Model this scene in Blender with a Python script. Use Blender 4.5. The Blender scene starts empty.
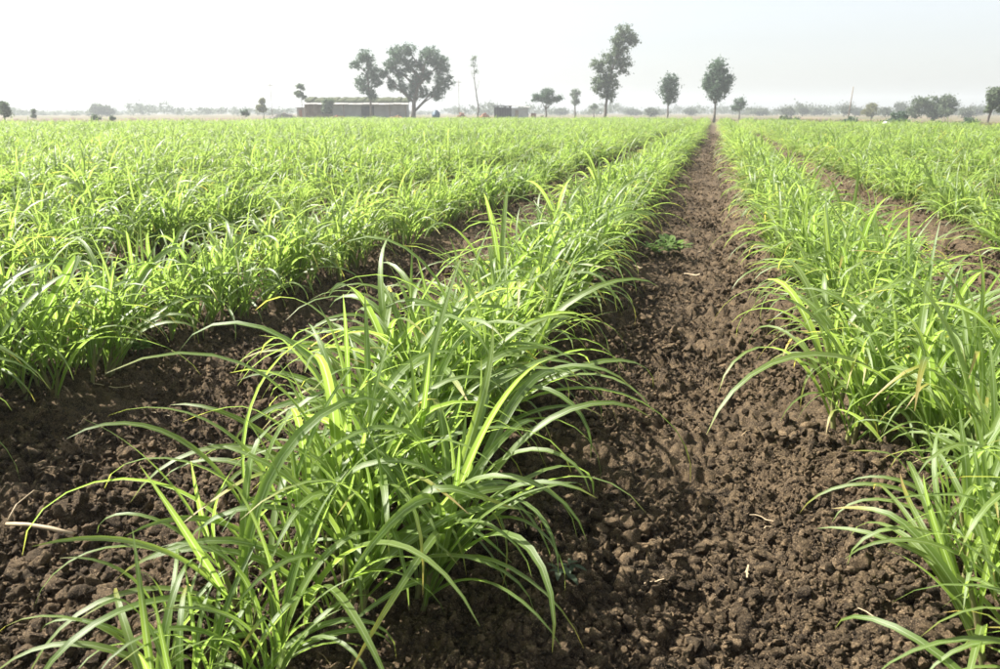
import bpy, math, random
import numpy as np
from mathutils import Matrix, Vector, Euler

# ------------------------------------------------------------------ camera, sky, sun, exposure
scene = bpy.context.scene
COL = scene.collection
CAM_H = 1.2
PITCH, YAW = math.radians(15.92), math.radians(14.91)
cam_d = bpy.data.cameras.new('camera')
cam_d.sensor_width = 36.0
cam_d.lens = 28.08
cam_d.clip_start = 0.05
cam_d.clip_end = 5000
cam_d.dof.use_dof = True
cam_d.dof.focus_distance = 2.5
cam_d.dof.aperture_fstop = 7.1
cam = bpy.data.objects.new('camera', cam_d)
cam.location = (0, 0, CAM_H)
cam.rotation_euler = (math.pi / 2 - PITCH, 0, YAW)
COL.objects.link(cam)
scene.camera = cam

SUN_EL = math.radians(49)
SUN_AZ = math.radians(84)          # degrees to the left of the row direction (+Y)
sun_dir = Vector((-math.sin(SUN_AZ) * math.cos(SUN_EL), math.cos(SUN_AZ) * math.cos(SUN_EL), math.sin(SUN_EL)))

world = bpy.data.worlds.new('World')
scene.world = world
world.use_nodes = True
wn = world.node_tree
wn.nodes.clear()
sky = wn.nodes.new('ShaderNodeTexSky')
sky.sky_type = 'NISHITA'
sky.sun_disc = False
sky.sun_elevation = SUN_EL
sky.sun_rotation = -SUN_AZ
sky.air_density = 1.0
sky.dust_density = 1.8
sky.ozone_density = 1.0
hs = wn.nodes.new('ShaderNodeHueSaturation')
hs.inputs['Saturation'].default_value = 0.35      # milky, dust-laden sky
bg = wn.nodes.new('ShaderNodeBackground')
bg.inputs['Strength'].default_value = 0.074
wo = wn.nodes.new('ShaderNodeOutputWorld')
wn.links.new(sky.outputs[0], hs.inputs['Color'])
wn.links.new(hs.outputs[0], bg.inputs['Color'])
wn.links.new(bg.outputs[0], wo.inputs['Surface'])

sun_d = bpy.data.lights.new('sun', 'SUN')
sun_d.energy = 5.0
sun_d.angle = math.radians(0.6)
sun_d.color = (1.0, 0.95, 0.86)
sun = bpy.data.objects.new('sun', sun_d)
sun.rotation_euler = sun_dir.to_track_quat('Z', 'Y').to_euler()
COL.objects.link(sun)

scene.view_settings.view_transform = 'Standard'
scene.view_settings.look = 'None'
scene.view_settings.gamma = 1
scene.view_settings.use_curve_mapping = False
scene.view_settings.exposure = 1.5
scene.render.engine = 'CYCLES'

rng = np.random.default_rng(11)
rnd = random.Random(5)

# ------------------------------------------------------------------ helpers
CY, SY = math.cos(YAW), math.sin(YAW)


def place(u, D):
    """ground point that lies D metres deep along the view, in the direction of picture column u"""
    lat = D * (u - 500) / 812.0
    return CY * lat - SY * D, SY * lat + CY * D


def tag(o, label=None, cat=None, group=None, kind=None):
    if label: o['label'] = label
    if cat: o['category'] = cat
    if group: o['group'] = group
    if kind: o['kind'] = kind
    return o


def link(name, data, parent=None, mat=None):
    o = bpy.data.objects.new(name, data)
    COL.objects.link(o)
    if parent is not None: o.parent = parent
    if mat is not None and data is not None and not data.materials: data.materials.append(mat)
    return o


def empty(name, loc, rz=0.0):
    o = link(name, None)
    o.empty_display_size = 0.1
    o.location = loc
    o.rotation_euler = (0, 0, rz)
    return o


def mesh_from(name, V, F, uv=None, attrs=None, smooth=True, mats=None, midx=None):
    """V (n,3); F (m,k) int array, k = 3 or 4; uv per vertex (n,2); attrs: dict name -> per-vertex floats"""
    V = np.asarray(V, dtype=np.float32); F = np.asarray(F, dtype=np.int32)
    m, k = F.shape
    me = bpy.data.meshes.new(name)
    me.vertices.add(len(V)); me.vertices.foreach_set('co', V.ravel())
    me.loops.add(m * k); me.loops.foreach_set('vertex_index', F.ravel())
    me.polygons.add(m)
    me.polygons.foreach_set('loop_start', np.arange(m, dtype=np.int32) * k)
    me.polygons.foreach_set('loop_total', np.full(m, k, dtype=np.int32))
    if smooth: me.polygons.foreach_set('use_smooth', np.ones(m, dtype=bool))
    if mats:
        for mt in mats: me.materials.append(mt)
    if midx is not None: me.polygons.foreach_set('material_index', np.asarray(midx, dtype=np.int32))
    if uv is not None:
        l = me.uv_layers.new(name='UVMap')
        l.data.foreach_set('uv', np.asarray(uv, dtype=np.float32)[F.ravel()].ravel())
    for a, vals in (attrs or {}).items():
        at = me.attributes.new(a, 'FLOAT', 'POINT')
        at.data.foreach_set('value', np.asarray(vals, dtype=np.float32))
    me.update(); me.validate()
    return me


class Geo:
    """collects boxes, tubes and prisms as one quad mesh"""
    def __init__(s): s.V = []; s.F = []

    def add(s, V, F):
        n = len(s.V); s.V += [tuple(v) for v in V]; s.F += [tuple(i + n for i in f) for f in F]

    def box(s, x0, x1, y0, y1, z0, z1, rz=0, c=(0, 0)):
        V = [(x, y, z) for z in (z0, z1) for x, y in ((x0, y0), (x1, y0), (x1, y1), (x0, y1))]
        if rz:
            ca, sa = math.cos(rz), math.sin(rz)
            V = [(c[0] + (x - c[0]) * ca - (y - c[1]) * sa, c[1] + (x - c[0]) * sa + (y - c[1]) * ca, z) for x, y, z in V]
        s.add(V, [(3, 2, 1, 0), (4, 5, 6, 7), (0, 1, 5, 4), (1, 2, 6, 5), (2, 3, 7, 6), (3, 0, 4, 7)])

    def tube(s, pts, radii, n=6, cap=True):
        pts = [Vector(p) for p in pts]; V = []; F = []
        up = Vector((0.31, 0.22, 0.92))
        for i, p in enumerate(pts):
            t = (pts[min(i + 1, len(pts) - 1)] - pts[max(i - 1, 0)]).normalized()
            a = t.cross(up)
            if a.length < 0.05: a = t.cross(Vector((1, 0, 0)))
            a.normalize(); b = t.cross(a)
            for k in range(n):
                q = 2 * math.pi * k / n
                V.append(p + (a * math.cos(q) + b * math.sin(q)) * radii[i])
        for i in range(len(pts) - 1):
            for k in range(n):
                k2 = (k + 1) % n
                F.append((i * n + k, i * n + k2, (i + 1) * n + k2, (i + 1) * n + k))
        s.add(V, F)
        if cap:
            base = len(s.V) - len(V)
            m = len(s.V); e = base + (len(pts) - 1) * n
            s.V.append(tuple(pts[-1])); s.V.append(tuple(pts[0]))
            for k in range(n):
                k2 = (k + 1) % n
                s.F.append((e + k, e + k2, m, m)); s.F.append((base + k2, base + k, m + 1, m + 1))

    def build(s, name, mat, parent=None, smooth=False):
        me = bpy.data.meshes.new(name)
        F = [tuple(dict.fromkeys(f)) for f in s.F]
        me.from_pydata(s.V, [], F)
        if smooth: me.polygons.foreach_set('use_smooth', [True] * len(me.polygons))
        me.update()
        return link(name, me, parent, mat)


# numpy value noise and lumps ------------------------------------------------
TAB = np.random.default_rng(3).random((6, 256, 256)).astype(np.float64)


def vnoise(x, y, k=0):
    xi = np.floor(x).astype(int); yi = np.floor(y).astype(int)
    fx = x - xi; fy = y - yi
    fx = fx * fx * (3 - 2 * fx); fy = fy * fy * (3 - 2 * fy)
    T = TAB[k]
    a = T[xi & 255, yi & 255]; b = T[(xi + 1) & 255, yi & 255]
    c = T[xi & 255, (yi + 1) & 255]; d = T[(xi + 1) & 255, (yi + 1) & 255]
    return (a * (1 - fx) + b * fx) * (1 - fy) + (c * (1 - fx) + d * fx) * fy - 0.5


def lumps(x, y, cell, k=0):
    """clod-like domes, one per cell, of uneven size; 0..~0.5 in units of cell"""
    X = x / cell; Y = y / cell
    X, Y = X + .55 * vnoise(X * 1.9, Y * 1.9, 5) + .3 * vnoise(X * 4.3, Y * 4.3, 4), Y + .55 * vnoise(X * 1.9 + 9.2, Y * 1.9, 5) + .3 * vnoise(X * 4.3, Y * 4.3 + 3.1, 4)
    xi = np.floor(X).astype(int); yi = np.floor(Y).astype(int)
    out = np.zeros_like(X)
    for dx in (-1, 0, 1):
        for dy in (-1, 0, 1):
            cx = xi + dx; cy = yi + dy
            px = cx + TAB[k][cx & 255, cy & 255]; py = cy + TAB[(k + 1) % 6][cx & 255, cy & 255]
            r = 0.28 + 0.5 * TAB[(k + 2) % 6][cx & 255, cy & 255]
            st = 0.7 + 0.6 * TAB[(k + 3) % 6][cx & 255, cy & 255]
            d2 = ((X - px) * st) ** 2 + ((Y - py) / st) ** 2
            out = np.maximum(out, np.sqrt(np.maximum(0, r * r - d2)) * (0.5 + 0.5 * TAB[(k + 4) % 6][cx & 255, cy & 255]))
    return out


ROW0, PITCH_ROW = -0.95, 1.72          # row left of the path, spacing of the rows


def in_field_edge(x, y):
    """depth of the field's far edge in the direction of (x, y)"""
    fw = -SY * x + CY * y; lt = CY * x + SY * y
    u = 500 + 812 * lt / np.maximum(fw, 0.5)
    return np.interp(u, [-600, 0, 230, 300, 620, 720, 800, 880, 1000, 1500], [56, 57, 66, 98, 98, 82, 66, 52, 45, 40]), fw


def ground_base(x, y):
    ph = (x - ROW0) / PITCH_ROW
    wob = vnoise(y * 0.25, x * 0.1, 2) * 0.12
    z = 0.045 * np.cos(2 * math.pi * (ph + wob)) + 0.02 * np.cos(4 * math.pi * ph + 1.0)
    z = z + 0.075 * vnoise(x / 0.55, y / 0.6, 0) + 0.04 * vnoise(x / 0.21, y / 0.22, 1)
    D, fw = in_field_edge(x, y)
    r = np.hypot(x, y)
    return z * np.clip(1.6 - r / 60.0, 0, 1)


def ground_full(x, y):
    r = np.hypot(x, y)
    z = ground_base(x, y)
    patch = np.clip(0.55 + 1.6 * vnoise(x / 0.4, y / 0.4, 4), 0.15, 1.3)
    z = z + lumps(x, y, 0.16, 0) * 0.16 * 0.7 * patch * np.clip(1.5 - r / 60, 0, 1)
    z = z + lumps(x + 7.3, y + 2.1, 0.062, 1) * 0.062 * 1.0 * np.clip(1.8 - r / 22, 0, 1)
    z = z + lumps(x + 1.7, y + 5.9, 0.028, 2) * 0.028 * 1.0 * np.clip(1.8 - r / 6, 0, 1)
    z = z + vnoise(x / 0.012, y / 0.012, 3) * 0.004 * np.clip(2 - r / 3, 0, 1)
    return z


# ------------------------------------------------------------------ materials
def new_mat(name):
    m = bpy.data.materials.new(name); m.use_nodes = True
    nt = m.node_tree; nt.nodes.clear()
    out = nt.nodes.new('ShaderNodeOutputMaterial')
    return m, nt, out


def N(nt, t, **kw):
    n = nt.nodes.new(t)
    for k, v in kw.items():
        if k.startswith('_'): n.inputs[k[1:].replace('_', ' ')].default_value = v
        else: setattr(n, k, v)
    return n


def mixrgb(nt, fac, a, b):
    n = nt.nodes.new('ShaderNodeMix'); n.data_type = 'RGBA'
    for sock, v in ((n.inputs[0], fac), (n.inputs[6], a), (n.inputs[7], b)):
        if isinstance(v, (int, float)): sock.default_value = v
        elif isinstance(v, tuple): sock.default_value = (*v, 1)
        else: nt.links.new(v, sock)
    return n.outputs[2]


def math_n(nt, op, a, b=None, c=None, clamp=False):
    n = nt.nodes.new('ShaderNodeMath'); n.operation = op; n.use_clamp = clamp
    for i, v in enumerate((a, b, c)):
        if v is None: continue
        if isinstance(v, (int, float)): n.inputs[i].default_value = v
        else: nt.links.new(v, n.inputs[i])
    return n.outputs[0]


def ramp(nt, fac, lo, hi):
    n = nt.nodes.new('ShaderNodeMapRange'); n.inputs[1].default_value = lo; n.inputs[2].default_value = hi
    nt.links.new(fac, n.inputs[0]); return n.outputs[0]


def noise_n(nt, scale, detail=4, vec=None, rough=0.6):
    n = N(nt, 'ShaderNodeTexNoise', _Scale=scale, _Detail=detail, _Roughness=rough)
    if vec is not None: nt.links.new(vec, n.inputs['Vector'])
    return n.outputs['Fac']


def soil_material(name, ground=False):
    m, nt, out = new_mat(name)
    geo = N(nt, 'ShaderNodeNewGeometry')
    pos = geo.outputs['Position']
    f1 = noise_n(nt, 2.3, 4, pos); f2 = noise_n(nt, 28, 5, pos); f3 = noise_n(nt, 240, 4, pos)
    a = mixrgb(nt, ramp(nt, f1, 0.35, 0.65), (0.019, 0.0128, 0.0075), (0.064, 0.0440, 0.0255))
    b = mixrgb(nt, ramp(nt, f2, 0.42, 0.72), a, (0.150, 0.105, 0.060))
    c = mixrgb(nt, ramp(nt, f3, 0.52, 0.68), b, (0.235, 0.170, 0.104))
    oi = N(nt, 'ShaderNodeObjectInfo')
    if ground:
        at = N(nt, 'ShaderNodeAttribute', attribute_name='fallow')
        dry = mixrgb(nt, noise_n(nt, 0.35, 5, pos), (0.13, 0.09, 0.055), (0.19, 0.145, 0.085))
        dry2 = mixrgb(nt, ramp(nt, noise_n(nt, 0.08, 3, pos), 0.45, 0.6), dry, (0.07, 0.085, 0.035))
        c = mixrgb(nt, at.outputs['Fac'], c, dry2)
    else:
        mul = math_n(nt, 'MULTIPLY_ADD', oi.outputs['Random'], 1.0, 0.5)
        hv = N(nt, 'ShaderNodeHueSaturation'); nt.links.new(c, hv.inputs['Color']); nt.links.new(mul, hv.inputs['Value'])
        c = hv.outputs[0]
    p = N(nt, 'ShaderNodeBsdfPrincipled', _Roughness=0.92)
    p.inputs['Specular IOR Level'].default_value = 0.25
    nt.links.new(c, p.inputs['Base Color'])
    bsum = math_n(nt, 'ADD', math_n(nt, 'MULTIPLY', noise_n(nt, 420, 5, pos, 0.7), 0.5), noise_n(nt, 90, 4, pos))
    bp = N(nt, 'ShaderNodeBump', _Strength=1.0, _Distance=0.011)
    nt.links.new(bsum, bp.inputs['Height']); nt.links.new(bp.outputs[0], p.inputs['Normal'])
    nt.links.new(p.outputs[0], out.inputs['Surface'])
    return m


def leaf_material():
    m, nt, out = new_mat('cane_leaf')
    uv = N(nt, 'ShaderNodeUVMap', uv_map='UVMap')
    sep = N(nt, 'ShaderNodeSeparateXYZ'); nt.links.new(uv.outputs[0], sep.inputs[0])
    u, v = sep.outputs[0], sep.outputs[1]
    tone = N(nt, 'ShaderNodeAttribute', attribute_name='tone').outputs['Fac']
    age = N(nt, 'ShaderNodeAttribute', attribute_name='age').outputs['Fac']
    oi = N(nt, 'ShaderNodeObjectInfo').outputs['Random']
    patch = ramp(nt, noise_n(nt, 0.45, 3, N(nt, 'ShaderNodeNewGeometry').outputs['Position']), 0.3, 0.7)
    t = math_n(nt, 'ADD', math_n(nt, 'MULTIPLY_ADD', oi, 0.3, math_n(nt, 'MULTIPLY', tone, 0.6)), math_n(nt, 'MULTIPLY_ADD', patch, 0.5, -0.2), clamp=True)
    col = mixrgb(nt, t, (0.092, 0.156, 0.025), (0.156, 0.220, 0.044))
    # fine parallel veins
    mp = N(nt, 'ShaderNodeCombineXYZ')
    nt.links.new(math_n(nt, 'MULTIPLY', u, 26.0), mp.inputs[0]); nt.links.new(math_n(nt, 'MULTIPLY_ADD', v, 1.6, math_n(nt, 'MULTIPLY', tone, 37.0)), mp.inputs[1])
    vein = noise_n(nt, 1.0, 3, mp.outputs[0])
    col = mixrgb(nt, math_n(nt, 'MULTIPLY', ramp(nt, vein, 0.4, 0.75), 0.35), col, (0.15, 0.24, 0.06))
    # pale midrib
    du = math_n(nt, 'ABSOLUTE', math_n(nt, 'SUBTRACT', u, 0.5))
    rib = math_n(nt, 'MULTIPLY', math_n(nt, 'SUBTRACT', 1.0, ramp(nt, du, 0.03, 0.085)), 0.75)
    col = mixrgb(nt, rib, col, (0.30, 0.38, 0.18))
    # yellowing, then straw-brown towards the tip on older leaves
    tipn = math_n(nt, 'ADD', v, math_n(nt, 'MULTIPLY', math_n(nt, 'SUBTRACT', vein, 0.5), 0.18))
    k = math_n(nt, 'ADD', tipn, math_n(nt, 'MULTIPLY', age, 0.75))
    yel = ramp(nt, k, 0.98, 1.18); brn = ramp(nt, k, 1.10, 1.32)
    col = mixrgb(nt, yel, col, (0.32, 0.30, 0.05))
    col = mixrgb(nt, brn, col, (0.34, 0.24, 0.12))
    mp2 = N(nt, 'ShaderNodeCombineXYZ')
    nt.links.new(math_n(nt, 'MULTIPLY', u, 3.0), mp2.inputs[0]); nt.links.new(math_n(nt, 'MULTIPLY_ADD', v, 30.0, math_n(nt, 'MULTIPLY', tone, 91.0)), mp2.inputs[1])
    spot = ramp(nt, noise_n(nt, 1.0, 3, mp2.outputs[0]), 0.66, 0.74)
    col = mixrgb(nt, math_n(nt, 'MULTIPLY', spot, math_n(nt, 'MULTIPLY_ADD', age, 2.0, 0.15, clamp=True)), col, (0.26, 0.20, 0.08))
    p = N(nt, 'ShaderNodeBsdfPrincipled', _Roughness=0.46)
    p.inputs['Specular IOR Level'].default_value = 0.75
    nt.links.new(col, p.inputs['Base Color'])
    tr = N(nt, 'ShaderNodeBsdfTranslucent')
    hv = N(nt, 'ShaderNodeHueSaturation', _Hue=0.491, _Saturation=1.04, _Value=2.65); nt.links.new(col, hv.inputs['Color'])
    nt.links.new(hv.outputs[0], tr.inputs['Color'])
    bp = N(nt, 'ShaderNodeBump', _Strength=0.25, _Distance=0.002)
    nt.links.new(vein, bp.inputs['Height']); nt.links.new(bp.outputs[0], p.inputs['Normal'])
    mx = N(nt, 'ShaderNodeMixShader'); mx.inputs[0].default_value = 0.49
    nt.links.new(p.outputs[0], mx.inputs[1]); nt.links.new(tr.outputs[0], mx.inputs[2])
    nt.links.new(mx.outputs[0], out.inputs['Surface'])
    return m


def simple_mat(name, c1, c2, scale=3.0, rough=0.85, spec=0.3, bump=0.0, bdist=0.01, objvar=0.0, coords='Object'):
    m, nt, out = new_mat(name)
    tc = N(nt, 'ShaderNodeTexCoord')
    f = noise_n(nt, scale, 5, tc.outputs[coords])
    c = mixrgb(nt, ramp(nt, f, 0.3, 0.7), c1, c2)
    if objvar:
        oi = N(nt, 'ShaderNodeObjectInfo')
        hv = N(nt, 'ShaderNodeHueSaturation'); nt.links.new(c, hv.inputs['Color'])
        nt.links.new(math_n(nt, 'MULTIPLY_ADD', oi.outputs['Random'], objvar, 1 - objvar / 2), hv.inputs['Value'])
        c = hv.outputs[0]
    p = N(nt, 'ShaderNodeBsdfPrincipled', _Roughness=rough)
    p.inputs['Specular IOR Level'].default_value = spec
    nt.links.new(c, p.inputs['Base Color'])
    if bump:
        bp = N(nt, 'ShaderNodeBump', _Strength=bump, _Distance=bdist)
        nt.links.new(noise_n(nt, scale * 6, 5, tc.outputs[coords]), bp.inputs['Height']); nt.links.new(bp.outputs[0], p.inputs['Normal'])
    nt.links.new(p.outputs[0], out.inputs['Surface'])
    return m


def foliage_mat(name, c1, c2, trans=0.42):
    m, nt, out = new_mat(name)
    at = N(nt, 'ShaderNodeAttribute', attribute_name='tone').outputs['Fac']
    c = mixrgb(nt, at, c1, c2)
    p = N(nt, 'ShaderNodeBsdfPrincipled', _Roughness=0.6)
    nt.links.new(c, p.inputs['Base Color'])
    tr = N(nt, 'ShaderNodeBsdfTranslucent')
    hv = N(nt, 'ShaderNodeHueSaturation', _Value=1.5); nt.links.new(c, hv.inputs['Color']); nt.links.new(hv.outputs[0], tr.inputs['Color'])
    mx = N(nt, 'ShaderNodeMixShader'); mx.inputs[0].default_value = trans
    nt.links.new(p.outputs[0], mx.inputs[1]); nt.links.new(tr.outputs[0], mx.inputs[2])
    nt.links.new(mx.outputs[0], out.inputs['Surface'])
    return m


M_ground = soil_material('tilled_soil', True)
M_clod = soil_material('soil_clod')
M_leaf = leaf_material()
M_stalk = simple_mat('cane_stalk', (0.16, 0.20, 0.06), (0.22, 0.17, 0.09), 12, 0.5, 0.4, objvar=0.4)
M_litter = simple_mat('dead_leaf_litter', (0.16, 0.11, 0.06), (0.30, 0.22, 0.13), 30, 0.8, 0.2)
M_straw = simple_mat('dry_straw', (0.34, 0.26, 0.16), (0.46, 0.37, 0.25), 30, 0.7, 0.3, bump=0.3, bdist=0.001, objvar=0.3)
M_weed = foliage_mat('weed_leaf', (0.085, 0.15, 0.035), (0.15, 0.23, 0.055))
M_bark = simple_mat('bark', (0.10, 0.085, 0.07), (0.17, 0.145, 0.115), 6, 0.9, 0.2, bump=0.6, bdist=0.03)
M_fol_dark = foliage_mat('tree_leaves_dark', (0.050, 0.090, 0.058), (0.100, 0.155, 0.090))  # leaf colour lightened towards teal, some distance haze painted in
M_fol_mid = foliage_mat('tree_leaves_olive', (0.065, 0.098, 0.056), (0.130, 0.170, 0.090))  # also paler than plain leaf, haze partly put into the colour
M_fol_yel = foliage_mat('tree_leaves_yellow', (0.10, 0.115, 0.03), (0.17, 0.17, 0.05))
M_fol_far = foliage_mat('tree_leaves_far', (0.045, 0.065, 0.035), (0.09, 0.11, 0.06))
M_drygrass = foliage_mat('dry_grass', (0.12, 0.10, 0.055), (0.25, 0.185, 0.105), 0.3)
M_whitewash = simple_mat('weathered_whitewash', (0.26, 0.285, 0.29), (0.46, 0.48, 0.48), 0.6, 0.9, 0.2, bump=0.4, bdist=0.02)
M_mudwall = simple_mat('mud_plaster', (0.15, 0.11, 0.08), (0.28, 0.22, 0.17), 1.5, 0.95, 0.1, bump=0.5, bdist=0.03)
M_stone = simple_mat('rubble_stone', (0.22, 0.20, 0.18), (0.36, 0.33, 0.30), 2.0, 0.9, 0.2, bump=0.6, bdist=0.03, objvar=0.4)
M_thatch = simple_mat('old_thatch', (0.05, 0.065, 0.035), (0.10, 0.105, 0.06), 3, 0.95, 0.1, bump=0.8, bdist=0.05)
M_sheet = simple_mat('faded_roof_sheet', (0.26, 0.26, 0.25), (0.42, 0.41, 0.39), 1.0, 0.7, 0.4, objvar=0.25)
M_dark = simple_mat('near_black', (0.02, 0.024, 0.026), (0.045, 0.047, 0.048), 3, 0.9, 0.2, objvar=0.3)
M_brick = simple_mat('fired_brick', (0.26, 0.12, 0.08), (0.40, 0.20, 0.13), 5, 0.9, 0.2, objvar=0.5)
M_wood = simple_mat('grey_timber', (0.16, 0.13, 0.10), (0.28, 0.23, 0.18), 5, 0.9, 0.2)
M_tank = simple_mat('blue_plastic', (0.03, 0.08, 0.13), (0.05, 0.11, 0.17), 2, 0.5, 0.4)
M_sack = simple_mat('white_sacking', (0.70, 0.70, 0.68), (0.82, 0.82, 0.80), 8, 0.8, 0.2, bump=0.4, bdist=0.02)

# ------------------------------------------------------------------ the ground: one sheet, finest where the camera looks
view = math.pi / 2 + YAW
ang_in = np.linspace(-math.radians(54), math.radians(54), 820)
ang_out = np.linspace(math.radians(54), 2 * math.pi - math.radians(54), 200)[1:-1]
ang = np.concatenate([ang_in, ang_out]) + view
px = np.linspace(760, 6, 470)
r_px = CAM_H / np.tan(np.radians(0.5) + np.arctan(px / 812.0) * 0.995 - np.radians(0.5))
rad = np.concatenate([[0.002, 0.15, 0.4, 0.7, 0.9, 1.05], r_px[r_px > 1.15], [190, 230, 290, 370, 480, 620, 760, 900]])
rad = np.unique(np.round(rad, 5))
A, R = np.meshgrid(ang, rad)
gx = (R * np.cos(A)).ravel(); gy = (R * np.sin(A)).ravel()
gz = ground_full(gx, gy)
na, nr = len(ang), len(rad)
ii = np.arange(nr - 1)[:, None] * na; jj = np.arange(na)[None, :]; j2 = (jj + 1) % na
GF = np.stack([ii + jj, ii + na + jj, ii + na + j2, ii + j2], axis=-1).reshape(-1, 4)[:, ::-1]
gV = np.stack([gx, gy, gz], 1)
dE, fw = in_field_edge(gx, gy)
fall = np.clip((fw - dE) / 1.5 + 0.3, 0, 1)
ground_me = mesh_from('ground', gV, GF, attrs={'fallow': fall}, mats=[M_ground])
ground = link('ground', ground_me)
tag(ground, 'dark brown cloddy tilled soil between the rows and dry ground beyond', kind='structure')


# ------------------------------------------------------------------ geometry-node scatter of one mass ("stuff")
def scatter(name, pts, rot, scl, idx, sources, mat=None):
    me = bpy.data.meshes.new(name)
    n = len(pts)
    me.vertices.add(n); me.vertices.foreach_set('co', np.asarray(pts, dtype=np.float32).ravel())
    a = me.attributes.new('rot', 'FLOAT_VECTOR', 'POINT'); a.data.foreach_set('vector', np.asarray(rot, dtype=np.float32).ravel())
    a = me.attributes.new('scl', 'FLOAT_VECTOR', 'POINT'); a.data.foreach_set('vector', np.asarray(scl, dtype=np.float32).ravel())
    a = me.attributes.new('idx', 'INT', 'POINT'); a.data.foreach_set('value', np.asarray(idx, dtype=np.int32))
    me.update()
    o = link(name, me)
    ng = bpy.data.node_groups.new(name, 'GeometryNodeTree')
    ng.interface.new_socket('Geometry', in_out='INPUT', socket_type='NodeSocketGeometry')
    ng.interface.new_socket('Geometry', in_out='OUTPUT', socket_type='NodeSocketGeometry')
    gi = ng.nodes.new('NodeGroupInput'); go = ng.nodes.new('NodeGroupOutput')
    iop = ng.nodes.new('GeometryNodeInstanceOnPoints')
    iop.inputs['Pick Instance'].default_value = True
    g2i = ng.nodes.new('GeometryNodeGeometryToInstance')
    for s in reversed(sources):
        oi = ng.nodes.new('GeometryNodeObjectInfo'); oi.transform_space = 'ORIGINAL'
        oi.inputs['Object'].default_value = s; oi.inputs['As Instance'].default_value = False
        ng.links.new(oi.outputs['Geometry'], g2i.inputs[0])
    def attr(nm, ty):
        x = ng.nodes.new('GeometryNodeInputNamedAttribute'); x.data_type = ty; x.inputs['Name'].default_value = nm
        return x.outputs['Attribute']
    e2r = ng.nodes.new('FunctionNodeEulerToRotation')
    ng.links.new(attr('rot', 'FLOAT_VECTOR'), e2r.inputs[0])
    ng.links.new(gi.outputs[0], iop.inputs['Points']); ng.links.new(g2i.outputs[0], iop.inputs['Instance'])
    ng.links.new(attr('idx', 'INT'), iop.inputs['Instance Index'])
    ng.links.new(e2r.outputs[0], iop.inputs['Rotation']); ng.links.new(attr('scl', 'FLOAT_VECTOR'), iop.inputs['Scale'])
    ng.links.new(iop.outputs[0], go.inputs[0])
    md = o.modifiers.new('scatter', 'NODES'); md.node_group = ng
    return o


# ------------------------------------------------------------------ sugarcane: leaf and stalk shapes
NSEG = 13


def leaf_geo(L, W, th0, B, p, twist, side, kink=0.0, tk=0.6, wave=0.0):
    t = np.linspace(0, 1, NSEG + 1)
    th = th0 + B * t ** p + kink * np.clip((t - tk) / 0.10, 0, 1)
    ph = side * t ** 1.5
    T = np.stack([np.sin(th) * np.cos(ph), np.sin(th) * np.sin(ph), np.cos(th)], 1)
    dl = L / NSEG
    P = np.vstack([[0, 0, 0], np.cumsum((T[:-1] + T[1:]) * 0.5 * dl, axis=0)])
    S = np.stack([-np.sin(ph), np.cos(ph), 0 * ph], 1)
    Nn = np.stack([-np.cos(th) * np.cos(ph), -np.cos(th) * np.sin(ph), np.sin(th)], 1)
    tau = (twist * t ** 1.2 + wave * np.sin(t * 9.0))[:, None]
    S2 = S * np.cos(tau) + Nn * np.sin(tau); N2 = Nn * np.cos(tau) - S * np.sin(tau)
    w = W * np.minimum(1, 0.38 + 0.62 * t / 0.28) * np.maximum(1 - t ** 2.1, 0) ** 0.85 + 0.0006
    fold = (math.radians(38) * (1 - t) ** 1.5 + math.radians(9))[:, None]
    hw = (w * 0.5)[:, None]
    Lf = P + hw * (S2 * np.cos(fold) + N2 * np.sin(fold)); Rt = P + hw * (-S2 * np.cos(fold) + N2 * np.sin(fold))
    V = np.stack([Lf, P, Rt], 1).reshape(-1, 3)
    uv = np.stack([np.tile([0, 0.5, 1.0], NSEG + 1), np.repeat(t, 3)], 1)
    i = np.arange(NSEG)[:, None] * 3
    F = np.concatenate([np.hstack([i, i + 1, i + 4, i + 3]), np.hstack([i + 1, i + 2, i + 5, i + 4])])
    return V, F, uv


LEAVES = []           # (V, F, uv, tone, age, kind)
for k in range(132):
    c = k % 4
    if c == 0:        # young, nearly straight
        g = leaf_geo(rng.uniform(.32, .54), rng.uniform(.016, .026), rng.uniform(.02, .16), rng.uniform(.35, 1.2), rng.uniform(1.2, 2.2), rng.uniform(-.7, .7), rng.uniform(-.3, .3), wave=rng.uniform(-.12, .12))
        age = rng.uniform(0, .08)
    elif c == 1:      # full leaf, arching over
        g = leaf_geo(rng.uniform(.48, .70), rng.uniform(.021, .032), rng.uniform(.08, .32), rng.uniform(1.5, 2.6), rng.uniform(1.5, 2.5), rng.uniform(-.9, .9), rng.uniform(-.5, .5), wave=rng.uniform(-.15, .15))
        age = rng.uniform(0, .14)
    elif c == 2:      # long leaf with a hanging tip
        g = leaf_geo(rng.uniform(.48, .74), rng.uniform(.019, .030), rng.uniform(.10, .35), rng.uniform(2.0, 2.75), rng.uniform(1.3, 2.2), rng.uniform(-.8, .8), rng.uniform(-.6, .6), wave=rng.uniform(-.2, .2))
        age = rng.uniform(.02, .42) ** 1.2
    else:             # leaf creased over
        g = leaf_geo(rng.uniform(.42, .66), rng.uniform(.020, .030), rng.uniform(.05, .30), rng.uniform(.5, 1.2), rng.uniform(1.0, 1.8), rng.uniform(-.9, .9), rng.uniform(-.4, .4), kink=rng.uniform(.5, 1.4), tk=rng.uniform(.45, .75))
        age = rng.uniform(0, .5)
    LEAVES.append((*g, rng.random(), age, c))
BYKIND = [[i for i, l in enumerate(LEAVES) if l[5] == c] for c in range(4)]
leaf_me = [mesh_from('leaf', V, F, uv, {'tone': np.full(len(V), t), 'age': np.full(len(V), a)}, mats=[M_leaf]) for V, F, uv, t, a, c in LEAVES]

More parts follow.
